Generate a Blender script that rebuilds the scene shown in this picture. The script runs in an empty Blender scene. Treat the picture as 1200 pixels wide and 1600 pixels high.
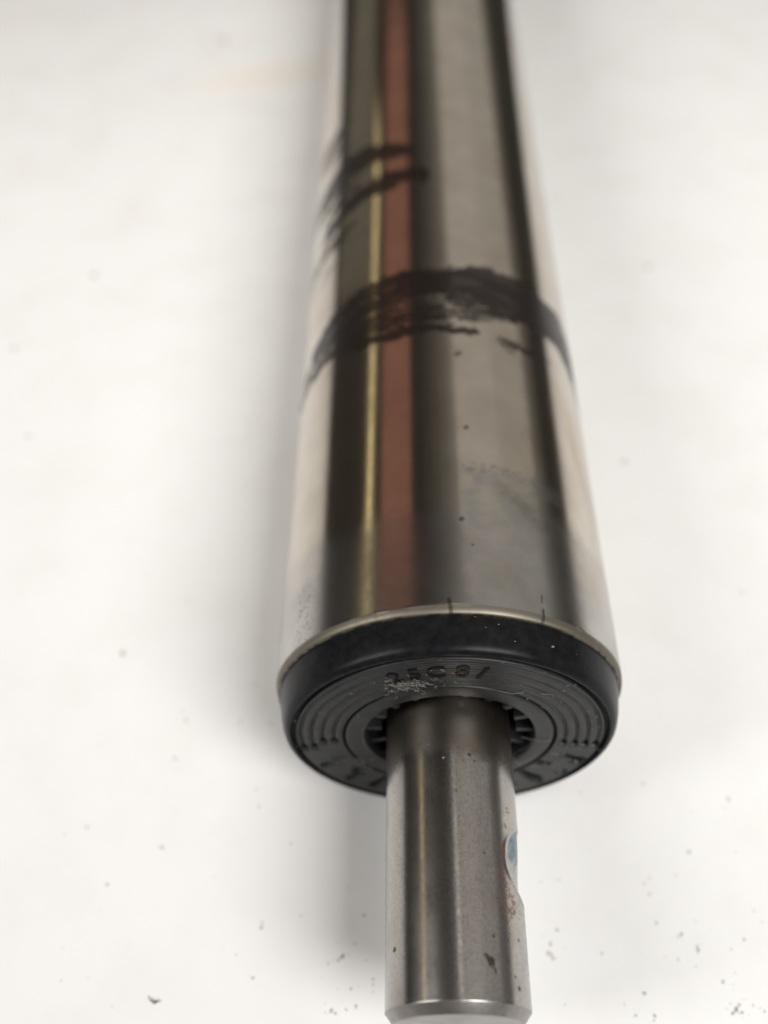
import bpy, math, random
import numpy as np
from mathutils import Matrix, Vector

random.seed(7)
rng = np.random.default_rng(11)
MM = 0.001
scn = bpy.context.scene
COL = scn.collection

# ---------------------------------------------------------------- camera
cam_d = bpy.data.cameras.new("camera")
cam = bpy.data.objects.new("camera", cam_d)
COL.objects.link(cam)
scn.camera = cam
right = Vector((0.99996181, 0.00873939, 0.0))
up = Vector((-0.00696875, 0.79736511, 0.60345697))
fwd = Vector((-0.00527384, 0.60343393, -0.79739556))
rot = Matrix((right, up, -fwd)).transposed()
cam.matrix_world = Matrix.Translation(Vector((-8.769, -59.697, 149.466)) * MM) @ rot.to_4x4()
cam_d.sensor_fit = 'VERTICAL'
cam_d.sensor_height = 4.80
cam_d.sensor_width = 3.60
cam_d.lens = 4.80 * 1450.0 / 1600.0
cam_d.clip_start = 0.002
cam_d.clip_end = 20.0
cam_d.dof.use_dof = True
cam_d.dof.focus_distance = 0.1165
cam_d.dof.aperture_fstop = 4.35 / 3.5

# ---------------------------------------------------------------- world, lamps, exposure
world = bpy.data.worlds.new("World")
scn.world = world
world.use_nodes = True
bg = world.node_tree.nodes["Background"]
bg.inputs[0].default_value = (1.0, 0.90, 0.76, 1)
bg.inputs[1].default_value = 0.040
scn.view_settings.view_transform = 'Standard'
scn.view_settings.look = 'None'
scn.view_settings.exposure = 0.0
scn.view_settings.gamma = 1.0


def lamp(name, loc, target, sx, sy, radiance, color, spin=0.0):
    """Rectangular lamp; radiance is what a mirror pointed at it would show."""
    l = bpy.data.lights.new(name, 'AREA')
    l.shape = 'RECTANGLE'
    l.size, l.size_y = sx, sy
    l.energy = radiance * math.pi * sx * sy
    l.color = color
    o = bpy.data.objects.new(name, l)
    COL.objects.link(o)
    z = (Vector(loc) - Vector(target)).normalized()
    y = Vector((0, 1, 0))
    y = (y - y.dot(z) * z)
    if y.length < 1e-3:
        y = Vector((0, 0, 1))
    y.normalize()
    x = y.cross(z)
    m = Matrix((x, y, z)).transposed().to_4x4()
    o.matrix_world = Matrix.Translation(Vector(loc)) @ m
    return o


def strip(name, a0, a1, rho, y0, y1, radiance, color):
    """Long lamp parallel to the roller between two angles from the zenith."""
    am = math.radians((a0 + a1) / 2)
    w = 2 * rho * math.tan(math.radians(abs(a1 - a0)) / 2)
    c = Vector((rho * math.sin(am), (y0 + y1) / 2, 0.025 + rho * math.cos(am)))
    return lamp(name, c, Vector((0, c.y, 0.025)), w, y1 - y0, radiance, color)


strip("window_lamp", 9, 68, 0.62, -0.05, 2.2, 0.27, (1.0, 0.965, 0.90))
strip("window_lamp", 3, 74, 0.64, -0.02, 2.1, 0.07, (1.0, 0.95, 0.86))
strip("window_lamp", -3, 79, 0.66, -0.02, 2.0, 0.045, (1.0, 0.95, 0.86))
strip("window_lamp", -9, 40, 0.67, -0.02, 2.0, 0.03, (1.0, 0.95, 0.86))
strip("window_lamp", -15, 40, 0.68, -0.02, 2.0, 0.02, (1.0, 0.95, 0.86))
strip("added_highlight_lamp", 1, 5, 0.60, -0.25, 0.22, 1.3, (1.0, 0.97, 0.93))  # added strip that draws the bright edge highlight on the shaft
strip("added_right_lamp", 66, 106, 0.55, -0.30, 0.22, 0.13, (1.0, 0.95, 0.90))  # added unseen lamp, softens the dark stripe on the shaft's right
strip("tube_lamp", -57.0, -53.8, 0.70, 0.02, 1.30, 1.35, (1.0, 0.84, 0.46))
strip("added_skin_lamp", -46, -24, 0.55, 0.27, 1.36, 0.235, (1.0, 0.44, 0.31))  # added lamp, stands in for a person's skin mirrored in the tube
strip("added_olive_lamp", -94, -62, 0.80, 1.00, 2.8, 0.115, (1.0, 0.92, 0.74))  # added unseen lamp, lifts the olive reflection on the tube's left
strip("added_left_lamp", -78, 0, 0.75, -0.25, 0.20, 0.050, (1.0, 0.93, 0.84))  # added unseen lamp, lifts the dark left side of the shaft
key = lamp("key_lamp", (0.29, -0.30, 0.56), (0.11, 0.12, 0.0), 0.36, 0.26, 4.9, (1.0, 0.995, 0.985))
key.data.spread = math.radians(88)
fill = lamp("fill_lamp", (-0.54, -0.15, 0.46), (-0.03, 0.22, 0.0), 0.42, 0.22, 2.8, (1.0, 0.995, 0.985))
fill.data.spread = math.radians(78)

# ---------------------------------------------------------------- helpers


def vnoise(x, y, seed=0):
    x = np.asarray(x, float); y = np.asarray(y, float)
    xi = np.floor(x).astype(np.int64); yi = np.floor(y).astype(np.int64)
    xf = x - xi; yf = y - yi
    u = xf * xf * (3 - 2 * xf); v = yf * yf * (3 - 2 * yf)

    def h(a, b):
        n = (a * 374761393 + b * 668265263 + seed * 974634777) & 0x7fffffff
        n = ((n ^ (n >> 13)) * 1274126177) & 0x7fffffff
        return ((n ^ (n >> 16)) & 0xffff) / 65535.0
    return (h(xi, yi) * (1 - u) + h(xi + 1, yi) * u) * (1 - v) + (h(xi, yi + 1) * (1 - u) + h(xi + 1, yi + 1) * u) * v


def fbm(x, y, seed=0, n=4):
    s = 0; a = 0.5; t = 0
    for i in range(n):
        s = s + a * vnoise(x * 2 ** i, y * 2 ** i, seed + i * 17)
        t += a; a *= 0.5
    return s / t


def smooth(e0, e1, x):
    t = np.clip((x - e0) / (e1 - e0), 0, 1)
    return t * t * (3 - 2 * t)


def poly_dist(px, py, pts):
    """distance to a polyline, and the position along it from 0 to 1"""
    best = np.full(px.shape, 1e9); along = np.zeros(px.shape)
    n = len(pts) - 1
    for i in range(n):
        ax, ay = pts[i]; bx, by = pts[i + 1]
        dx, dy = bx - ax, by - ay
        t = np.clip(((px - ax) * dx + (py - ay) * dy) / (dx * dx + dy * dy + 1e-12), 0, 1)
        d = np.hypot(px - ax - t * dx, py - ay - t * dy)
        m = d < best
        best = np.where(m, d, best)
        along = np.where(m, (i + t) / n, along)
    return best, along


def link(name, me, mat, parent=None):
    o = bpy.data.objects.new(name, me)
    COL.objects.link(o)
    if mat:
        me.materials.append(mat)
    if parent is not None:
        o.parent = parent
    return o


def mesh_np(name, verts, quads, smooth_shade=True):
    me = bpy.data.meshes.new(name)
    verts = np.asarray(verts, np.float32); quads = np.asarray(quads, np.int32)
    k = quads.shape[1]
    me.vertices.add(len(verts)); me.vertices.foreach_set("co", verts.ravel())
    me.loops.add(quads.size); me.loops.foreach_set("vertex_index", quads.ravel())
    me.polygons.add(len(quads))
    me.polygons.foreach_set("loop_start", np.arange(0, quads.size, k, dtype=np.int32))
    me.polygons.foreach_set("loop_total", np.full(len(quads), k, np.int32))
    me.polygons.foreach_set("use_smooth", np.full(len(quads), smooth_shade, bool))
    me.update(calc_edges=True)
    me.validate()
    return me


def grid_quads(nu, nv, wrap_u):
    i = np.arange(nu if wrap_u else nu - 1)
    j = np.arange(nv - 1)
    I, J = np.meshgrid(i, j, indexing='ij')
    I2 = (I + 1) % nu
    return np.stack([I * nv + J, I2 * nv + J, I2 * nv + J + 1, I * nv + J + 1], -1).reshape(-1, 4)


def attr(me, name, vals):
    a = me.attributes.new(name, 'FLOAT', 'POINT')
    a.data.foreach_set("value", np.asarray(vals, np.float32).ravel())


def revolve(profile, n=192, flip=False):
    """profile: list of (radius, y) in mm, revolved round the roller axis"""
    p = np.array(profile, float)
    a = np.linspace(0, 2 * np.pi, n, endpoint=False)
    A, _ = np.meshgrid(a, np.arange(len(p)), indexing='ij')
    x = p[:, 0][None, :] * np.sin(A); z = p[:, 0][None, :] * np.cos(A)
    y = np.broadcast_to(p[:, 1][None, :], x.shape)
    V = np.stack([x, y, z], -1).reshape(-1, 3) * MM
    q = grid_quads(n, len(p), True)
    return V, (q[:, ::-1] if flip else q)


# ---- node helpers
def new_mat(name):
    m = bpy.data.materials.new(name)
    m.use_nodes = True
    nt = m.node_tree
    return m, nt, nt.nodes["Principled BSDF"]


def node(nt, kind, **kw):
    n = nt.nodes.new(kind)
    for k, v in kw.items():
        setattr(n, k, v)
    return n


def attrn(nt, name):
    n = node(nt, 'ShaderNodeAttribute'); n.attribute_name = name
    return n.outputs['Fac']


def mixc(nt, fac, a, b, blend='MIX'):
    n = node(nt, 'ShaderNodeMix', data_type='RGBA', blend_type=blend)
    for sock, v in ((n.inputs[0], fac), (n.inputs[6], a), (n.inputs[7], b)):
        if isinstance(v, bpy.types.NodeSocket):
            nt.links.new(v, sock)
        else:
            sock.default_value = v if isinstance(v, (int, float)) else (*v, 1.0)
    return n.outputs[2]


def mathn(nt, op, a, b=None, c=None, clamp=False):
    n = node(nt, 'ShaderNodeMath', operation=op, use_clamp=clamp)
    for i, v in enumerate((a, b, c)):
        if v is None:
            continue
        if isinstance(v, bpy.types.NodeSocket):
            nt.links.new(v, n.inputs[i])
        else:
            n.inputs[i].default_value = v
    return n.outputs[0]


def noise(nt, scale, detail=4, rough=0.55, vec=None, stretch=None):
    n = node(nt, 'ShaderNodeTexNoise')
    n.inputs['Scale'].default_value = scale
    n.inputs['Detail'].default_value = detail
    n.inputs['Roughness'].default_value = rough
    if vec is None:
        vec = node(nt, 'ShaderNodeTexCoord').outputs['Object']
    if stretch:
        mp = node(nt, 'ShaderNodeMapping')
        mp.inputs['Scale'].default_value = stretch
        nt.links.new(vec, mp.inputs[0]); vec = mp.outputs[0]
    nt.links.new(vec, n.inputs['Vector'])
    return n.outputs['Fac']


def ramp(nt, fac, lo, hi):
    n = node(nt, 'ShaderNodeMapRange', clamp=True)
    n.inputs[1].default_value = lo; n.inputs[2].default_value = hi
    nt.links.new(fac, n.inputs[0])
    return n.outputs[0]


def bump(nt, height, strength, dist, bsdf):
    b = node(nt, 'ShaderNodeBump')
    b.inputs['Strength'].default_value = strength
    b.inputs['Distance'].default_value = dist
    nt.links.new(height, b.inputs['Height'])
    nt.links.new(b.outputs[0], bsdf.inputs['Normal'])


# ---------------------------------------------------------------- materials
def coat(nt, b, fac, color, rough, spec):
    """a thin opaque layer (ink, paint, rust, dirt) lying on the metal where fac says"""
    out = nt.nodes["Material Output"]
    prev = out.inputs['Surface'].links[0].from_socket
    p = node(nt, 'ShaderNodeBsdfPrincipled')
    if isinstance(color, bpy.types.NodeSocket):
        nt.links.new(color, p.inputs['Base Color'])
    else:
        p.inputs['Base Color'].default_value = (*color, 1)
    p.inputs['Roughness'].default_value = rough
    p.inputs['Specular IOR Level'].default_value = spec
    mx = node(nt, 'ShaderNodeMixShader')
    nt.links.new(fac, mx.inputs[0])
    nt.links.new(prev, mx.inputs[1]); nt.links.new(p.outputs[0], mx.inputs[2])
    nt.links.new(mx.outputs[0], out.inputs['Surface'])


def steel_tube_material():
    m, nt, b = new_mat("ground_steel_tube")
    L = nt.links.new
    marker, haze, tan, rough, edge = (attrn(nt, k) for k in ("marker", "haze", "tan", "rough", "edge"))
    cloud = noise(nt, 140, 5, 0.6)
    base = mixc(nt, ramp(nt, cloud, 0.3, 0.75), (0.60, 0.545, 0.475), (0.49, 0.435, 0.37))
    base = mixc(nt, haze, base, mixc(nt, ramp(nt, cloud, 0.35, 0.7), (0.44, 0.435, 0.44), (0.34, 0.32, 0.30)))
    base = mixc(nt, tan, base, (0.40, 0.31, 0.215))
    base = mixc(nt, edge, base, (0.18, 0.16, 0.125))
    L(base, b.inputs['Base Color'])
    b.inputs['Metallic'].default_value = 1.0
    r = mathn(nt, 'ADD', rough, mathn(nt, 'MULTIPLY', ramp(nt, cloud, 0.4, 0.8), 0.03))
    L(r, b.inputs['Roughness'])
    coat(nt, b, marker, (0.011, 0.0075, 0.0065), 0.34, 0.2)
    fine = noise(nt, 1.0, 3, 0.6, stretch=(500, 9000, 500))
    wave = noise(nt, 1.0, 2, 0.5, stretch=(150, 28, 150))
    h = mathn(nt, 'ADD', mathn(nt, 'MULTIPLY', fine, 0.6), mathn(nt, 'MULTIPLY', wave, 4.0))
    bump(nt, h, 0.16, 0.00002, b)
    return m


def steel_shaft_material():
    m, nt, b = new_mat("turned_steel_shaft")
    L = nt.links.new
    rust, black, blue, grime, endf = (attrn(nt, k) for k in ("rust", "black", "blue", "grime", "endface"))
    grain = noise(nt, 2600, 3, 0.7)
    mottled = noise(nt, 330, 5, 0.65)
    base = mixc(nt, ramp(nt, mottled, 0.3, 0.72), (0.46, 0.435, 0.415), (0.39, 0.365, 0.345))
    base = mixc(nt, mathn(nt, 'MULTIPLY', ramp(nt, grain, 0.42, 0.75), 0.6), base, (0.23, 0.215, 0.20))
    base = mixc(nt, mathn(nt, 'MULTIPLY', endf, 0.5), base, (0.24, 0.23, 0.22))
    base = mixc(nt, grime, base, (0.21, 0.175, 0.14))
    L(base, b.inputs['Base Color'])
    b.inputs['Metallic'].default_value = 1.0
    r = mathn(nt, 'ADD', 0.20, mathn(nt, 'MULTIPLY', ramp(nt, mottled, 0.35, 0.75), 0.05))
    r = mathn(nt, 'ADD', r, mathn(nt, 'MULTIPLY', grime, 0.12))
    r = mathn(nt, 'ADD', r, mathn(nt, 'MULTIPLY', endf, 0.2))
    L(r, b.inputs['Roughness'])
    coat(nt, b, rust, (0.115, 0.052, 0.028), 0.7, 0.2)
    bcol = mixc(nt, ramp(nt, noise(nt, 900, 3), 0.35, 0.7), (0.016, 0.075, 0.105), (0.085, 0.17, 0.205))
    coat(nt, b, blue, bcol, 0.3, 0.5)
    coat(nt, b, black, (0.03, 0.02, 0.014), 0.6, 0.2)
    b.inputs['Anisotropic'].default_value = 0.35
    b.inputs['Anisotropic Rotation'].default_value = 0.25
    tg = node(nt, 'ShaderNodeTangent', direction_type='RADIAL', axis='Y')
    L(tg.outputs[0], b.inputs['Tangent'])
    lathe = noise(nt, 1.0, 2, 0.5, stretch=(260, 5200, 260))
    # diagonal saw lines on the cut end
    tc = node(nt, 'ShaderNodeTexCoord')
    mp = node(nt, 'ShaderNodeMapping')
    mp.inputs['Rotation'].default_value = (0, math.radians(38), 0)
    mp.inputs['Scale'].default_value = (500, 300, 5200)
    L(tc.outputs['Object'], mp.inputs[0])
    saw = noise(nt, 1.0, 2, 0.5, vec=mp.outputs[0])
    h = node(nt, 'ShaderNodeMix', data_type='FLOAT')
    L(endf, h.inputs[0])
    L(mathn(nt, 'ADD', mathn(nt, 'MULTIPLY', lathe, 0.25), mathn(nt, 'MULTIPLY', grain, 0.55)), h.inputs[2])
    L(mathn(nt, 'MULTIPLY', saw, 2.2), h.inputs[3])
    bump(nt, h.outputs[0], 0.30, 0.00005, b)
    return m


def plastic_material(name, lo, hi, r0, r1, scale=700, spec=0.4):
    m, nt, b = new_mat(name)
    L = nt.links.new
    n = noise(nt, scale, 5, 0.65)
    L(mixc(nt, ramp(nt, n, 0.35, 0.8), lo, hi), b.inputs['Base Color'])
    n2 = noise(nt, scale * 0.35, 4, 0.6)
    rr = node(nt, 'ShaderNodeMapRange')
    rr.inputs[3].default_value = r0; rr.inputs[4].default_value = r1
    L(n2, rr.inputs[0]); L(rr.outputs[0], b.inputs['Roughness'])
    b.inputs['Specular IOR Level'].default_value = spec
    bump(nt, noise(nt, 3200, 3, 0.6), 0.16, 0.00005, b)
    return m


def table_material():
    m, nt, b = new_mat("white_laminate")
    L = nt.links.new
    tc = node(nt, 'ShaderNodeTexCoord').outputs['Object']
    n1 = noise(nt, 9, 4, 0.55, vec=tc)
    n2 = noise(nt, 55, 5, 0.6, vec=tc)
    base = mixc(nt, ramp(nt, n1, 0.3, 0.7), (0.815, 0.805, 0.79), (0.79, 0.782, 0.768))
    base = mixc(nt, mathn(nt, 'MULTIPLY', ramp(nt, n2, 0.45, 0.8), 0.5), base, (0.70, 0.68, 0.645))
    # faint fine grime, denser in some patches
    patch = ramp(nt, noise(nt, 38, 3, 0.5, vec=tc), 0.52, 0.72)
    dots = ramp(nt, noise(nt, 900, 3, 0.6, vec=tc), 0.66, 0.74)
    base = mixc(nt, mathn(nt, 'MULTIPLY', mathn(nt, 'MULTIPLY', patch, dots), 0.5), base, (0.40, 0.375, 0.34))
    # old yellow stain far behind the roller
    sep = node(nt, 'ShaderNodeSeparateXYZ'); L(tc, sep.inputs[0])
    dy = mathn(nt, 'SUBTRACT', sep.outputs[1], mathn(nt, 'MULTIPLY_ADD', sep.outputs[0], 0.25, 0.2365))
    sx = mathn(nt, 'DIVIDE', mathn(nt, 'ADD', sep.outputs[0], 0.045), 0.045)
    q = mathn(nt, 'ADD', mathn(nt, 'POWER', mathn(nt, 'DIVIDE', dy, 0.012), 2.0), mathn(nt, 'POWER', sx, 2.0))
    st = mathn(nt, 'SUBTRACT', 1.0, mathn(nt, 'ADD', q, mathn(nt, 'MULTIPLY', n2, 0.6)), clamp=True)
    base = mixc(nt, mathn(nt, 'MULTIPLY', st, 0.55), base, (0.80, 0.70, 0.56))
    L(base, b.inputs['Base Color'])
    b.inputs['Specular IOR Level'].default_value = 0.3
    rr = node(nt, 'ShaderNodeMapRange')
    rr.inputs[3].default_value = 0.36; rr.inputs[4].default_value = 0.50
    L(n2, rr.inputs[0]); L(rr.outputs[0], b.inputs['Roughness'])
    bump(nt, noise(nt, 420, 3, 0.5, vec=tc), 0.05, 0.0001, b)
    return m


def speck_material():
    m, nt, b = new_mat("dark_dirt")
    a = node(nt, 'ShaderNodeAttribute'); a.attribute_name = "tint"
    nt.links.new(a.outputs['Color'], b.inputs['Base Color'])
    b.inputs['Roughness'].default_value = 0.8
    b.inputs['Specular IOR Level'].default_value = 0.1
    return m


def lint_material():
    m, nt, b = new_mat("pale_lint")
    n = noise(nt, 1500, 3)
    nt.links.new(mixc(nt, n, (0.10, 0.095, 0.082), (0.24, 0.23, 0.20)), b.inputs['Base Color'])
    b.inputs['Roughness'].default_value = 0.85
    return m


M_TUBE = steel_tube_material()
M_SHAFT = steel_shaft_material()
M_CAP = plastic_material("black_nylon", (0.005, 0.005, 0.006), (0.014, 0.014, 0.015), 0.24, 0.36, spec=0.09)
M_FACE = plastic_material("dusty_black_nylon", (0.009, 0.009, 0.010), (0.021, 0.021, 0.021), 0.34, 0.50, 900, spec=0.3)
M_SEAL = plastic_material("black_rubber", (0.003, 0.003, 0.003), (0.006, 0.006, 0.006), 0.5, 0.65, spec=0.1)
M_INK = plastic_material("moulded_black", (0.003, 0.003, 0.003), (0.005, 0.005, 0.005), 0.4, 0.5, spec=0.1)
M_TABLE = table_material()
M_SPECK = speck_material()
M_LINT = lint_material()

# ---------------------------------------------------------------- the table top
W, D0, D1, T = 0.70, -0.45, 0.335, 0.028
c = 0.002
ring = [(-W, D0), (W, D0), (W, D1), (-W, D1)]
inn = [(-W + c, D0 + c), (W - c, D0 + c), (W - c, D1 - c), (-W + c, D1 - c)]
tv = [(x, y, 0) for x, y in inn] + [(x, y, -c) for x, y in ring] + [(x, y, -T) for x, y in ring]
tf = [(0, 1, 2, 3), (11, 10, 9, 8)]
for i in range(4):
    j = (i + 1) % 4
    tf += [(4 + i, 4 + j, j, i), (8 + i, 8 + j, 4 + j, 4 + i)]
table = link("table_top", mesh_np("table_top", tv, tf, False), M_TABLE)
table["kind"] = "structure"

# ---------------------------------------------------------------- the roller
roller = bpy.data.objects.new("conveyor_roller", None)
COL.objects.link(roller)
roller["label"] = "steel conveyor roller with black end cap and bare shaft lying on white table"
roller["category"] = "roller"
AX = 25.0 * MM          # axis height: the tube rests on the table


def part(name, V, q, mat, parent=None, smooth_shade=True):
    o = link(name, mesh_np(name, V, q, smooth_shade), mat)
    if parent is None:
        o.parent = roller
        o.location = (0, 0, AX)
    else:
        o.parent = parent
    return o


# --- tube: fine grid where it is seen, coarse elsewhere
LEN = 420.0
ph = np.concatenate([np.linspace(-82, 86, 400, endpoint=False), np.linspace(86, 278, 60, endpoint=False)])
ys = np.concatenate([np.linspace(1.1, 140, 640), np.linspace(141, 200, 80), np.linspace(210, LEN - 1, 18)])
prof_front = [(23.2, 12.0), (23.2, 0.5), (24.0, 0.02), (24.42, 0.0), (24.60, 0.05), (24.76, 0.2), (24.88, 0.45), (24.96, 0.75)]
prof_back = [(24.6, LEN), (23.2, LEN), (23.2, LEN - 12)]
rr = np.concatenate([[p[0] for p in prof_front], np.full(len(ys), 25.0), [p[0] for p in prof_back]])
yy = np.concatenate([[p[1] for p in prof_front], ys, [p[1] for p in prof_back]])
P, Yg = np.meshgrid(ph, yy, indexing='ij')
Rg = np.broadcast_to(rr[None, :], P.shape).copy()
# gentle handling dents on the rim
Rg -= np.where((Yg < 1.2) & (Rg > 24.3), 0.05 * smooth(0.6, 0.8, vnoise(P * 0.22, Yg * 0 + 3, 5)), 0)
A = np.radians(P)
V = np.stack([Rg * np.sin(A), Yg, Rg * np.cos(A)], -1).reshape(-1, 3) * MM
U = P * (25.0 * math.pi / 180)          # arc length in mm


def ang(pts):
    return [(p * 25.0 * math.pi / 180, y) for p, y in pts]


wobx = (fbm(U * 0.35, Yg * 0.35, 3) - 0.5) * 3.0
woby = (fbm(U * 0.35, Yg * 0.35, 9) - 0.5) * 3.0
streak = fbm(U * 0.16, Yg * 2.6, 21, 3)      # streaks run round the tube as a pen does
grainy = fbm(U * 1.3, Yg * 1.3, 31, 4)
marker = np.zeros(P.shape)
low0 = fbm(U * 0.25, Yg * 0.5, 17)


def stroke(pts, w, dens, dry, taper=0.35, edge=1.0):
    d, al = poly_dist(U + wobx, Yg + woby, ang(pts))
    ww = w * (1 - taper + taper * np.sin(np.clip(al, 0, 1) * np.pi))
    m = 1 - smooth(ww * 0.55, ww * 0.55 + edge, d + (grainy - 0.5) * 1.6)
    br = smooth(dry - 0.16, dry + 0.12, streak * 0.6 + grainy * 0.4)
    return m * dens * br * (0.92 + 0.08 * smooth(0.3, 0.6, low0))


for pts, w, dens, dry, taper in (
    # broad band right round the roller
    ([(-62, 59.2), (-48.3, 62.4), (-34.6, 64.2), (-23.2, 64.8), (-12.9, 65.2), (-3, 65.2), (6.9, 65.4), (17.2, 66), (28.6, 66.6), (40.3, 66.6), (53.5, 66.2), (64.7, 63.2), (78, 56)], 2.6, 0.97, 0.12, 0.2),
    ([(-14, 62.6), (-1, 62.4), (11, 62.4), (24.5, 63), (36.7, 63), (48.3, 62.6), (60, 59.6), (72, 55)], 4.6, 0.98, 0.10, 0.45),
    ([(4, 59.2), (14, 58.6), (24, 59.0), (36, 59.6), (50, 59), (62, 56)], 3.4, 0.97, 0.26, 0.5),
    ([(-58, 56.2), (-44, 59.3), (-31.4, 60.6), (-20.5, 61.2), (-8, 61.8), (3, 62)], 2.6, 0.95, 0.30, 0.4),
    ([(-50, 57.2), (-38, 58.2), (-28, 58.3), (-16, 57.8), (-4, 58)], 2.8, 0.92, 0.42, 0.4),
    ([(-40, 55.2), (-28, 55.8), (-18, 55.2), (-4, 55.0), (2, 55.6)], 2.2, 0.94, 0.36, 0.5),
    ([(2, 56.8), (10, 56.0), (20, 56.8)], 1.7, 0.9, 0.36, 0.6),
    ([(-76, 51.6), (-66, 53.4), (-57.9, 54.2), (-48.9, 54.2), (-33.8, 53.2), (-20.4, 52.3), (-8.4, 52), (9, 52.4)], 1.7, 0.95, 0.22, 0.7),
    ([(-70, 56.2), (-62, 57.2), (-54, 58.8), (-46, 60)], 2.2, 0.8, 0.42, 0.5),
    ([(19.4, 51.0), (26.5, 50.4), (35.5, 51.2), (42, 51.4)], 0.9, 0.85, 0.32, 0.8),
    ([(56, 58), (66, 54), (76, 48)], 3.4, 0.6, 0.48, 0.5),
    # scribble further back on the left flank
    ([(-76, 101), (-66, 105), (-58.4, 106.6), (-43.7, 107.4), (-32.3, 106.4), (-22.5, 104.9), (-13.5, 103)], 4.8, 0.97, 0.16, 0.5),
    ([(-70, 101), (-60, 103), (-45, 103.5), (-33, 103.4)], 3.4, 0.9, 0.34, 0.4),
    ([(-58, 90.5), (-52.1, 92.4), (-42.3, 93.8), (-31.7, 94.4), (-20.9, 94.6), (-8, 94.8)], 4.2, 0.97, 0.14, 0.4),
    ([(-60, 97), (-50, 98.5), (-40, 99)], 2.6, 0.85, 0.32, 0.5),
    ([(-76, 120), (-71.2, 122), (-57.4, 123.4), (-46, 125.5)], 4.2, 0.85, 0.28, 0.5),
    ([(-66, 116), (-58, 117), (-50, 118)], 2.8, 0.7, 0.36, 0.6),
    ([(-74, 83), (-66, 84.8), (-56, 85.4), (-46, 85.4), (-39.7, 86.2)], 2.6, 0.85, 0.30, 0.6),
    ([(-66, 76.5), (-58, 78), (-50, 78.6)], 1.2, 0.5, 0.45, 0.7),
):
    marker = np.maximum(marker, stroke(pts, w, dens, dry, taper))

# nicks and dots near the rim
tiny = np.zeros(P.shape)
for pts, w in (([(-2.6, 2.0), (-2.2, 0.1)], 0.25), ([(26.2, 4.2), (26.0, 3.0)], 0.14), ([(26.2, 2.0), (25.8, 0.2)], 0.22), ([(2.1, 14.5), (2.2, 14.6)], 0.38), ([(5, 10.4), (5.1, 10.4)], 0.2),
               ([(5, 31), (5.6, 31.3)], 0.3), ([(3.5, 46.2), (4.5, 46.6)], 0.4)):
    d, _ = poly_dist(U, Yg, ang(pts))
    tiny = np.maximum(tiny, 0.7 * (1 - smooth(w * 0.5, w * 1.4, d + (grainy - 0.5) * 0.2)))
fleck = vnoise(U * 3.2, Yg * 3.2, 77)
zone = np.exp(-((P + 55) / 5.5) ** 2) * (1 - smooth(8.0, 11.5, Yg)) * (Yg > 0.9)
tiny = np.maximum(tiny, 0.45 * zone * smooth(0.52, 0.80, fleck * 0.7 + vnoise(U * 1.1, Yg * 1.1, 5) * 0.3))
zone2 = (1 - smooth(0.6, 1.5, np.abs(Yg - 23.7 + 0.02 * (P - 13)))) * smooth(-1, 3, P) * (1 - smooth(26, 36, P))
tiny = np.maximum(tiny, 0.26 * zone2 * smooth(0.45, 0.8, fbm(U * 1.9, Yg * 2.4, 61)))
d, _ = poly_dist(U + wobx * .3, Yg + woby * .3, ang([(16, 21.2), (21, 18.8), (27, 16.6), (33, 15.6)]))
tiny = np.maximum(tiny, 0.22 * (1 - smooth(0.2, 2.0, d)) * smooth(0.2, 0.7, grainy))
rimdirt = (1 - smooth(0.02, 0.10, Yg)) * smooth(24.2, 24.3, Rg) * smooth(0.42, 0.62, vnoise(P * 0.5, Yg * 3, 8))
tiny = np.maximum(tiny, 0.8 * rimdirt)
marker = np.clip(np.maximum(marker, tiny), 0, 1)

low = fbm(U * 0.12, Yg * 0.12, 41)
edge_y = 15.6 + (low - 0.5) * 7 + 4.5 * smooth(8, 26, P) * (1 - smooth(26, 44, P))
haze = 0.45 * (1 - smooth(edge_y - 12.0, edge_y + 5, Yg)) + 0.55 * (1 - smooth(edge_y - 1.6, edge_y + 1.8, Yg + (grainy - 0.5) * 2.5))
patchy = (1 - smooth(22.5, 24.5, Yg)) * smooth(0, 6, P) * smooth(0.36, 0.70, fbm(U * 0.22, Yg * 0.32, 51)) * (1 - smooth(34, 44, P))
haze = np.clip(np.maximum(haze * (0.78 + 0.3 * (fbm(U * 0.6, Yg * 0.9, 71) - 0.5)), patchy * 0.8), 0, 1)
tan = 0.75 * np.exp(-((P - 57 + (Yg - 34) * 0.55) / 8) ** 2) * np.exp(-((Yg - 34) / 13) ** 2) * smooth(0.3, 0.65, fbm(U * 0.3, Yg * 0.12, 91))
tan = np.maximum(tan, 0.30 * smooth(0.55, 0.75, fbm(U * 0.1, Yg * 0.10, 95)) * smooth(10, 30, P))
edge = (1 - smooth(1.0, 1.25, Yg)) * (Rg > 24.0)
rough = 0.105 + 0.12 * haze + 0.05 * tan + 0.30 * edge + 0.03 * fbm(U * 0.2, Yg * 0.2, 99)

tube = part("tube", V, grid_quads(len(ph), len(yy), True)[:, ::-1], M_TUBE)
for k, v in (("marker", marker), ("haze", haze), ("tan", tan), ("rough", rough), ("edge", edge)):
    attr(tube.data, k, v)
tube["label"] = "bright steel tube with black marker scribbles round it"

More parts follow.
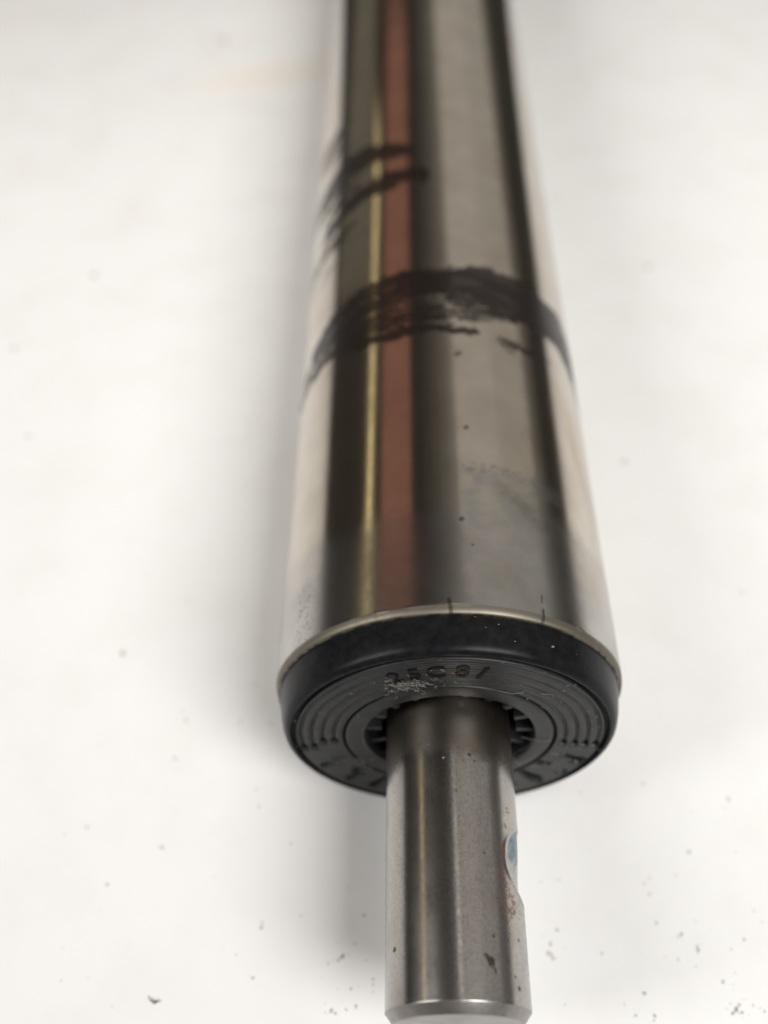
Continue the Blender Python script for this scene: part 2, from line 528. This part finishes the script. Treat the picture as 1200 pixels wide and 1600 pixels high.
# --- shaft
RS = 8.75
YE = -41.8
ph = np.concatenate([np.linspace(-92, 92, 440, endpoint=False), np.linspace(92, 268, 70, endpoint=False)])
ys = np.concatenate([np.linspace(-40.6, -6, 330), np.linspace(-5.5, 14, 20)])
front = [(0.0, YE), (3.0, YE), (5.5, YE), (7.3, YE), (7.78, YE), (7.86, YE + 0.03), (7.94, YE + 0.10), (8.58, YE + 1.0), (8.66, YE + 1.1), (8.72, YE + 1.17)]
rr = np.concatenate([[p[0] for p in front], np.full(len(ys), RS)])
yy = np.concatenate([[p[1] for p in front], ys])
P, Yg = np.meshgrid(ph, yy, indexing='ij')
Rg = np.broadcast_to(rr[None, :], P.shape).copy()
U = P * (RS * math.pi / 180)
# milled notch in the right flank
q = ((P - 88) / 42.0) ** 2 + ((Yg + 23.9) / 4.7) ** 2
notch = np.sqrt(np.clip(1 - q, 0, 1))
Rg -= 0.52 * smooth(0.0, 0.75, notch) * (0.35 + 0.65 * (1 - smooth(-26.5, -20.5, Yg))) * (Yg > YE + 1.3)
lipn = np.exp(-((np.sqrt(q) - 1.04) / 0.05) ** 2)
Rg += 0.05 * lipn * (Yg > YE + 1.3) * (P > 40)
# flat run-out towards the shaft end
run = smooth(72, 90, P) * (1 - smooth(118, 130, P)) * (1 - smooth(-29.5, -27.0, Yg)) * (Yg > YE + 1.3)
Rg += 0.10 * run
A = np.radians(P)
V = np.stack([Rg * np.sin(A) - 0.12, Yg, Rg * np.cos(A)], -1).reshape(-1, 3) * MM
g1 = fbm(U * 1.1, Yg * 1.1, 131); g2 = vnoise(U * 3.6, Yg * 3.6, 137)


def blob(p, y, r, k=0.9):
    d = np.hypot((P - p) * RS * math.pi / 180, Yg - y)
    return 1 - smooth(r * 0.75, r * 1.1, d + (g1 - 0.5) * r * k * 2.2)


black = blob(23.0, -36.2, 0.66) * 0.95
for p, y, r in ((27.2, -37.4, 0.16), (26.6, -37.1, 0.14), (-60.4, -34.4, 0.32), (22.6, -24.1, 0.17), (27.0, -33.6, 0.22), (1.0, -16.5, 0.13), (-21.1, -11.6, 0.1), (51.3, -38.7, 0.26), (47, -37.6, 0.16),
                (36, -30.6, 0.14), (15, -27.4, 0.1), (12, -31.5, 0.1), (33, -29.2, 0.12), (56, -33.4, 0.18), (-46, -29, 0.12), (40, -36, 0.15), (8, -12.5, 0.16), (14, -11.6, 0.2), (4, -10.8, 0.12), (18, -12.4, 0.13), (60, -36.5, 0.2), (44, -33, 0.14)):
    black = np.maximum(black, 0.85 * blob(p, y, r))
black = np.maximum(black, 0.75 * smooth(0.82, 0.9, g2 * 0.75 + g1 * 0.25) * smooth(10, 40, P) * (1 - smooth(-20, -14, Yg)))
rust = np.zeros(P.shape)
for p, y, r in ((41, -23.4, 0.5), (41, -24.9, 0.55), (39.5, -26.4, 0.6), (45, -28.6, 0.7), (52, -29.2, 0.6), (44, -30.6, 0.75), (49, -30.2, 0.6), (40, -29.8, 0.4), (43, -27.4, 0.45), (52, -17.6, 0.7), (47, -20.0, 0.5)):
    rust = np.maximum(rust, 0.66 * blob(p, y, r, 1.5) * smooth(0.15, 0.75, g2))
notched = smooth(0.0, 0.12, 1 - q)
blue = notched * smooth(-24.9, -22.6, Yg + (g1 - 0.5) * 3.0) * (0.75 + 0.25 * smooth(0.3, 0.6, g2)) * smooth(46, 56, P + (g1 - 0.5) * 14)
blue = np.maximum(blue, 0.55 * smooth(68, 80, P + (g1 - 0.5) * 22) * (1 - smooth(-28.5, -26.5, Yg)) * smooth(0.25, 0.55, g2) * (1 - smooth(110, 125, P)))
blue = np.maximum(blue, 0.30 * smooth(52, 66, P + (g1 - .5) * 30) * (1 - smooth(-28.5, -26.0, Yg)) * smooth(-33, -30, Yg) * smooth(0.35, 0.6, g2))
blue *= (Yg > YE + 1.0)
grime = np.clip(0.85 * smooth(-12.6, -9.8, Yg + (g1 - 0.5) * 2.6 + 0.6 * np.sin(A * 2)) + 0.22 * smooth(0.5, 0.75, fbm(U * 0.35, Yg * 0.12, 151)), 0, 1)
endface = (Yg < YE + 1.2).astype(float)
shaft = part("shaft", V, grid_quads(len(ph), len(yy), True)[:, ::-1], M_SHAFT)
for k, v in (("rust", rust), ("black", np.clip(black, 0, 1)), ("blue", blue), ("grime", grime), ("endface", endface)):
    attr(shaft.data, k, v)
shaft["label"] = "bare steel shaft with rust specks and a blue painted notch"

# --- end cap: collar, face with moulded rings, inner ring, seal
FY = -5.85
collar = [(22.6, 8.0), (24.05, 0.9), (24.30, 0.0), (24.34, -0.35), (24.26, -0.9), (24.08, -2.2), (23.86, -3.6), (23.60, -4.7), (23.42, -5.2), (23.18, -5.55), (22.9, FY + 0.06), (22.60, FY), (22.42, FY + 0.06), (22.36, FY + 0.3), (22.30, FY + 1.4)]
V, qd = revolve(collar, 256, True)
cap = part("end_cap", V, qd, M_CAP)
TILT = 0.046                 # the cap sits slightly askew in the tube
cap.rotation_euler = (-TILT, 0, 0)
cap["label"] = "black moulded plastic bearing cap closing the tube end"

nth, nr = 900, 150
th = np.linspace(-180, 180, nth, endpoint=False)
r = np.linspace(15.05, 21.75, nr)
TH, RR = np.meshgrid(th, r, indexing='ij')
depth = np.zeros(TH.shape)
side = np.abs(TH)
end_r = 97.0 + 5.0 * (TH < 0) * (RR > 18.6)
upper = 1 - smooth(end_r - 0.6, end_r + 0.6, side)
fade = 0.10 + 0.90 * smooth(22, 80, side)
for rg in (16.35, 17.95, 19.5, 21.0):
    gr = np.exp(-((RR - rg) / 0.26) ** 2)
    depth += gr * upper * 0.40 * fade
    pit = np.exp(-(np.clip(np.abs(RR - rg) - 0.33, 0, 9) / 0.14) ** 2) * smooth(end_r - 5.2, end_r - 3.2, side) * upper
    depth = np.maximum(depth, pit * 1.15)
fine = 0.018 * np.sin(RR * 2 * np.pi / 0.55) * (1 - smooth(45, 75, side))
depth += fine
# moulded marks in the lower half
for tc_, r0, r1, w, dp in ((108, 15.9, 21.4, 0.30, 0.8), (109.5, 19.4, 21.3, 0.55, 0.8), (119, 15.3, 17.6, 0.42, 0.9), (122, 19.8, 21.2, 0.36, 0.7), (133, 15.6, 19.6, 0.5, 0.9), (134.5, 17.2, 20.8, 0.32, 0.8), (147, 15.4, 19.0, 0.7, 1.0), (158, 16, 20.5, 0.5, 0.8), (170, 16, 20, 0.5, 0.8),
                          (-112, 16.2, 18.2, 0.3, 0.7), (-118, 17.8, 21.0, 0.36, 0.9), (-129, 15.6, 18.2, 0.4, 0.7), (-134, 17.0, 20.6, 0.36, 0.8), (-147, 15.6, 20.2, 0.42, 0.8), (-160, 16, 20.4, 0.5, 0.8), (-172, 16, 20, 0.5, 0.8)):
    arc = np.radians((TH - tc_) + 3.5 * (fbm(RR * 0.5, TH * 0.02, int(abs(tc_))) - 0.5)) * RR
    mk = np.exp(-(np.clip(np.abs(arc) - w * (0.7 + 0.7 * (RR - 15) / 6), 0, 99) / 0.16) ** 2) * smooth(r0 - 0.2, r0 + 0.3, RR) * (1 - smooth(r1 - 0.3, r1 + 0.2, RR))
    depth = np.maximum(depth, mk * dp)
A = np.radians(TH)
edge_drop = 1.2 * (1 - smooth(15.05, 15.2, RR)) + 1.2 * smooth(21.62, 21.75, RR)
Yf = FY + 0.04 + depth + edge_drop
V = np.stack([RR * np.sin(A), Yf, RR * np.cos(A)], -1).reshape(-1, 3) * MM
face = part("cap_face", V, grid_quads(nth, nr, True)[:, ::-1], M_FACE, cap)
face["label"] = "flat ribbed face of the cap with moulded rings and marks"
back = [(22.32, FY + 0.62), (14.6, FY + 0.62)]
V, qd = revolve(back, 128, True)
part("groove_shade_floor", V, qd, M_SEAL, cap)  # black sheet set high as the shade inside deep pits and marks
ringp = [(14.72, FY + 1.2), (14.68, FY + 0.2), (14.55, FY + 0.06), (14.3, FY + 0.02), (12.5, FY + 0.05), (12.18, FY + 0.12), (12.02, FY + 0.35), (11.95, 4.0)]
V, qd = revolve(ringp, 192, True)
part("inner_ring", V, qd, M_FACE, cap)
sealp = [(12.2, 0.5), (11.6, 0.2), (10.4, 0.4), (9.7, 1.4), (9.4, 1.5), (8.6, 3.2), (8.5, 6.0)]
V, qd = revolve(sealp, 160, True)
part("shaft_seal", V, qd, M_SEAL, cap)
rib_me = None
for k in range(18):
    a = 2 * math.pi * (k + 0.5) / 18
    if rib_me is None:
        bx = [(x, y, z) for x in (-0.42, 0.42) for y in (-4.4, 0.8) for z in (9.6, 11.9)]
        rib_me = mesh_np("seal_rib", np.array(bx) * MM, [(0, 1, 3, 2), (4, 6, 7, 5), (0, 4, 5, 1), (2, 3, 7, 6), (0, 2, 6, 4), (1, 5, 7, 3)], False)
        rib_me.materials.append(M_FACE)
    o = bpy.data.objects.new("seal_rib", rib_me)
    COL.objects.link(o)
    o.parent = cap
    o.rotation_euler = (0, a, 0)
# far end, seen only from elsewhere
V, qd = revolve([(22.6, LEN - 8), (24.2, LEN), (24.2, LEN + 0.4), (23.6, LEN + 4.9), (22.8, LEN + 5.8), (12.1, LEN + 5.8), (12.0, LEN - 4)], 96)
part("end_cap", V, qd, M_CAP)
V, qd = revolve([(RS, LEN - 12), (RS, LEN + 40.6), (7.5, LEN + 42), (0.0, LEN + 42)], 96)
part("shaft", V, qd, M_SHAFT)

# --- moulded characters at the top of the face
for ch, tdeg, size, tilt in (("1", 10.0, 2.9, -14), ("8", 2.1, 2.9, 0), ("C", -8.2, 2.7, 0), ("5", -16.8, 2.7, 0), ("2", -25.0, 2.7, 0)):
    cu = bpy.data.curves.new("character", 'FONT')
    cu.body = ch; cu.size = size * MM * 1.35; cu.extrude = 0.09 * MM; cu.offset = 0.05 * MM
    cu.align_x = 'CENTER'; cu.align_y = 'CENTER'; cu.resolution_u = 4
    tmp = bpy.data.objects.new("character", cu)
    COL.objects.link(tmp)
    dg = bpy.context.evaluated_depsgraph_get()
    me = bpy.data.meshes.new_from_object(tmp.evaluated_get(dg))
    bpy.data.objects.remove(tmp)
    o = bpy.data.objects.new("character", me)
    COL.objects.link(o)
    me.materials.clear(); me.materials.append(M_INK)
    o.parent = cap
    a = math.radians(tdeg); rad = 18.5 * MM
    # text plane faces -Y; its up points away from the axis
    xax = Vector((math.cos(a), 0, -math.sin(a))); yax = Vector((math.sin(a), 0, math.cos(a))); zax = Vector((0, -1, 0))
    m = Matrix((xax, yax, zax)).transposed().to_4x4()
    o.matrix_local = Matrix.Translation(Vector((rad * math.sin(a), (FY + 0.03) * MM, rad * math.cos(a)))) @ m @ Matrix.Rotation(math.radians(tilt), 4, 'Z')

# ---------------------------------------------------------------- lint on the cap and dirt on the table


def fibre(pts, rad, V, F, k=5):
    pts = [Vector(p) for p in pts]
    base = len(V)
    for i, p in enumerate(pts):
        t = (pts[min(i + 1, len(pts) - 1)] - pts[max(i - 1, 0)]).normalized()
        a = t.cross(Vector((0.31, 0.2, 0.93))).normalized(); b = t.cross(a)
        for j in range(k):
            w = 2 * math.pi * j / k
            V.append(tuple((p + (a * math.cos(w) + b * math.sin(w)) * rad) * MM))
    for i in range(len(pts) - 1):
        for j in range(k):
            F.append((base + i * k + j, base + i * k + (j + 1) % k, base + (i + 1) * k + (j + 1) % k, base + (i + 1) * k + j))


def on_face(tdeg, rad, off=0.06):
    a = math.radians(tdeg)
    return (rad * math.sin(a), FY - off + TILT * rad * math.cos(a), 25 + rad * math.cos(a))


V, F = [], []
# a hair across the right pocket, and finer ones
for pts in ([on_face(92, 11.6), on_face(96, 11.9), on_face(104, 11.2), on_face(112, 10.6), on_face(118, 10.9), on_face(124, 12.2), on_face(126, 13.4)],
            [on_face(84, 10.2), on_face(88, 11.2), on_face(91, 13.0), on_face(90, 14.4)],
            [on_face(112, 18.0), on_face(118, 17.4), on_face(122, 16.0), on_face(124, 15.0)],
            [on_face(22, 15.2), on_face(30, 15.4), on_face(33, 16.6)],
            [on_face(40, 17.5), on_face(44, 18.4), on_face(47, 17.9)]):
    fibre(pts, 0.035, V, F)
for n, tc_, rc, st, sr, ln in ((55, -24, 16.6, 4.0, 0.8, 0.7), (30, -17, 16.2, 3.0, 0.6, 0.7), (24, -28, 17.6, 3.5, 0.9, 0.6), (26, -122, 14.6, 4, 0.9, 0.8), (16, -8, 17.8, 4, 1.0, 0.5), (14, 30, 18, 18, 2.2, 0.4), (14, -60, 18, 25, 2.2, 0.35), (10, 124, 13.2, 4, 0.8, 0.6), (10, 80, 20.5, 20, 1, 0.3)):
    for i in range(n):
        t0 = random.gauss(tc_, st); r0 = min(max(random.gauss(rc, sr), 12.4), 22); dirn = random.uniform(0, 6.3)
        pts = []
        for s in range(4):
            pts.append(on_face(t0 + math.degrees(math.cos(dirn) * ln * s / 3 / r0), r0 + math.sin(dirn) * ln * s / 3, 0.05 + 0.12 * random.random()))
            dirn += random.uniform(-0.8, 0.8)
        fibre(pts, random.uniform(0.02, 0.05), V, F, 4)
# a few pale grains on the cap's collar and the shaft
for (tdeg, rad, y, s) in ((30, 24.05, -3.4, 0.13), (12, 24.2, -2.0, 0.07), (17, 23.95, -3.9, 0.06), (40, 24.0, -3.0, 0.05), (5, 24.2, -1.2, 0.06), (-9.5, 8.85, -12.2, 0.12), (-22, 8.85, -10.2, 0.07), (8, 24.2, -2.6, 0.05)):
    a = math.radians(tdeg)
    p0 = Vector((rad * math.sin(a), y + (TILT * rad * math.cos(a) if rad > 20 else 0), 25 + rad * math.cos(a)))
    fibre([p0 + Vector((-s, 0, 0)), p0 + Vector((0, 0.02, s * .6)), p0 + Vector((s, 0.0, 0))], s, V, F, 6)
lint = link("lint", mesh_np("lint", V, F), M_LINT)
lint["kind"] = "stuff"
lint["label"] = "pale lint and hairs clinging to the black cap"
lint["category"] = "lint"

SPECKS = [(-56.8, 20.9, 0.93, 0.4), (-46.4, 31.8, 0.48, 0.6), (-44.5, 9.8, 0.45, 0.6), (-43.6, 8.1, 0.55, 0.6), (-44.4, 1.1, 0.54, 0.4), (-30.3, -4.1, 0.32, 0.4), (-29.6, -6.9, 0.42, 0.5), (-44.4, -13.6, 0.46, 0.3), (-52.0, -19.3, 0.4, 0.2), (-24.0, -12.8, 0.31, 0.4), (-21.7, -23.6, 0.29, 0.5), (-27.6, -25.4, 0.48, 0.35), (-27.5, -24.7, 0.3, 0.5), (-12.1, -23.5, 0.39, 0.35), (-28.2, -32.3, 0.37, 0.4), (-56.2, -32.9, 0.19, 0.3), (-15.2, -29.3, 0.57, 0.3), (-15.8, -29.8, 0.38, 0.4), (-17.3, -30.2, 0.28, 0.4), (-13.4, -27.5, 0.29, 0.5), (-13.8, -33.6, 0.37, 0.4), (-16.6, -36.5, 0.55, 0.4), (-15.9, -36.8, 0.37, 0.4), (-14.4, -36.3, 0.28, 0.4), (-13.0, -35.9, 0.37, 0.35), (-10.6, -32.3, 0.37, 0.4), (-10.6, -33.0, 0.28, 0.4), (-60.3, -11.8, 0.41, 0.75), (-57.0, -10.5, 0.72, 0.75), (-32.1, 14.9, 0.45, 0.6), (-28.7, 7.6, 0.44, 0.6), (-34.2, 7.8, 0.44, 0.65), (33.6, -2.5, 0.48, 0.55), (47.2, -5.0, 0.63, 0.55), (39.1, -13.6, 0.51, 0.45), (32.2, -17.6, 0.3, 0.5), (31.2, -18.5, 0.35, 0.5), (31.8, -20.0, 0.39, 0.55), (32.2, -24.2, 0.44, 0.45), (35.6, -25.8, 0.43, 0.35), (35.1, -26.1, 0.29, 0.4), (37.7, -27.9, 0.43, 0.3), (37.7, -27.3, 0.29, 0.4), (44.9, -26.4, 0.34, 0.3), (42.7, -27.8, 0.24, 0.35), (40.5, -32.2, 0.47, 0.4), (28.8, -33.8, 0.46, 0.35), (41.6, -35.8, 0.55, 0.2), (41.0, -36.3, 0.46, 0.2), (42.2, -35.2, 0.37, 0.3), (42.4, -36.2, 0.37, 0.3), (27.1, -36.7, 0.32, 0.3), (29.8, -36.7, 0.37, 0.3), (29.6, -37.3, 0.27, 0.2), (17.0, -25.3, 0.48, 0.4), (15.8, -27.3, 0.57, 0.6), (15.5, -28.6, 0.76, 0.65), (16.0, -29.3, 0.57, 0.65), (58.3, 34.8, 0.73, 0.75), (40.7, 67.0, 0.81, 0.65), (56.2, 131.3, 1.13, 0.6), (-64.0, 247.5, 1.89, 0.45), (-83.0, 127.1, 1.28, 0.55), (-96.4, 100.3, 0.89, 0.75), (-86.4, 73.1, 0.83, 0.78), (23.3, -28.5, 0.38, 0.6), (23.1, -4.2, 0.37, 0.6), (36.3, -17.2, 0.3, 0.6), (47.3, -22.3, 0.29, 0.5), (48.1, -23.9, 0.24, 0.5), (15.2, -18.4, 0.3, 0.55), (18.0, -18.0, 0.3, 0.6), (44.2, -35.2, 0.28, 0.35), (45.7, -36.0, 0.28, 0.3), (45.1, -35.6, 0.18, 0.3), (25.7, -35.3, 0.23, 0.4), (17.1, -35.4, 0.18, 0.5), (34.5, -29.3, 0.28, 0.5), (36.8, -30.2, 0.24, 0.5)]
V, F, tint = [], [], []


def speck(x, y, r, g, stretch=1.0, turn=0.0):
    """one flat crumb: a low, ragged dome"""
    n = 14
    h = 0.05 + 0.10 * r
    b = len(V)
    col = (g * 1.0, g * 0.95, g * 0.87)
    V.append((x * MM, y * MM, h * MM)); tint.append(col)
    offs = [random.uniform(0.55, 1.15) for _ in range(n)]
    for ring_, k, z in ((0, 0.55, h * 0.85), (1, 1.0, 0.008)):
        for i in range(n):
            a = 2 * math.pi * i / n
            rr_ = r * k * (offs[i] if ring_ else 0.5 + 0.5 * offs[i])
            px, py = rr_ * math.cos(a) * stretch, rr_ * math.sin(a)
            V.append(((x + px * math.cos(turn) - py * math.sin(turn)) * MM, (y + px * math.sin(turn) + py * math.cos(turn)) * MM, z * MM))
            tint.append(col)
    for i in range(n):
        j = (i + 1) % n
        F.append((b, b + 1 + i, b + 1 + j))
        F.append((b + 1 + i, b + 1 + n + i, b + 1 + n + j))
        F.append((b + 1 + i, b + 1 + n + j, b + 1 + j))


for x, y, r_, g in SPECKS:
    far = y > 60
    speck(x, y, r_ * (0.8 if far else 0.60), (0.20 + 0.50 * g) if far else 0.20 + 0.60 * g, random.uniform(1.0, 1.5), random.uniform(0, 3.1))
    for _ in range(random.choice((0, 0, 1, 2))):
        speck(x + random.gauss(0, r_ * 1.2), y + random.gauss(0, r_ * 1.2), r_ * random.uniform(0.12, 0.28), 0.2 + 0.6 * g)
for _ in range(45):          # sparse fine dust over the near table
    x = random.uniform(-62, 50); y = random.uniform(-38, 40)
    speck(x, y, random.uniform(0.06, 0.16), random.uniform(0.35, 0.62))
for cx, cy, n, s in ((42, -35.5, 20, 1.6), (-15, -33, 16, 2.6), (36, -27, 8, 3.5), (16, -28, 8, 1.0)):
    for _ in range(n):
        speck(random.gauss(cx, s), random.gauss(cy, s), random.uniform(0.05, 0.14), random.uniform(0.38, 0.62))
dirt = link("table_dirt", mesh_np("table_dirt", V, F, False), M_SPECK)
ca = dirt.data.attributes.new("tint", 'FLOAT_COLOR', 'POINT')
ca.data.foreach_set("color", np.array([(*t, 1) for t in tint], np.float32).ravel())
dirt["kind"] = "stuff"
dirt["label"] = "tiny dark dirt specks scattered over the white table"
dirt["category"] = "dirt"

# the one larger crumb, bottom left
V, F, tint = [], [], []
for dx, dy, r_, g, st, tn in ((0, 0, 0.2, 0.14, 1.7, -0.45), (0.55, -0.25, 0.28, 0.12, 1.8, 0.1), (-0.42, 0.38, 0.13, 0.16, 2.2, -1.0), (1.2, -0.12, 0.13, 0.2, 2.2, 0.35), (0.3, 0.2, 0.1, 0.2, 1.4, 0.7), (1.0, 0.2, 0.07, 0.25, 2.5, 0.9)):
    speck(-42.6 + dx, -35.3 + dy, r_, g, st, tn)
crumb = link("crumb", mesh_np("crumb", V, F, False), M_SPECK)
ca = crumb.data.attributes.new("tint", 'FLOAT_COLOR', 'POINT')
ca.data.foreach_set("color", np.array([(*t, 1) for t in tint], np.float32).ravel())
crumb["label"] = "largest dark ragged crumb on the table, at bottom left"
crumb["category"] = "crumb"
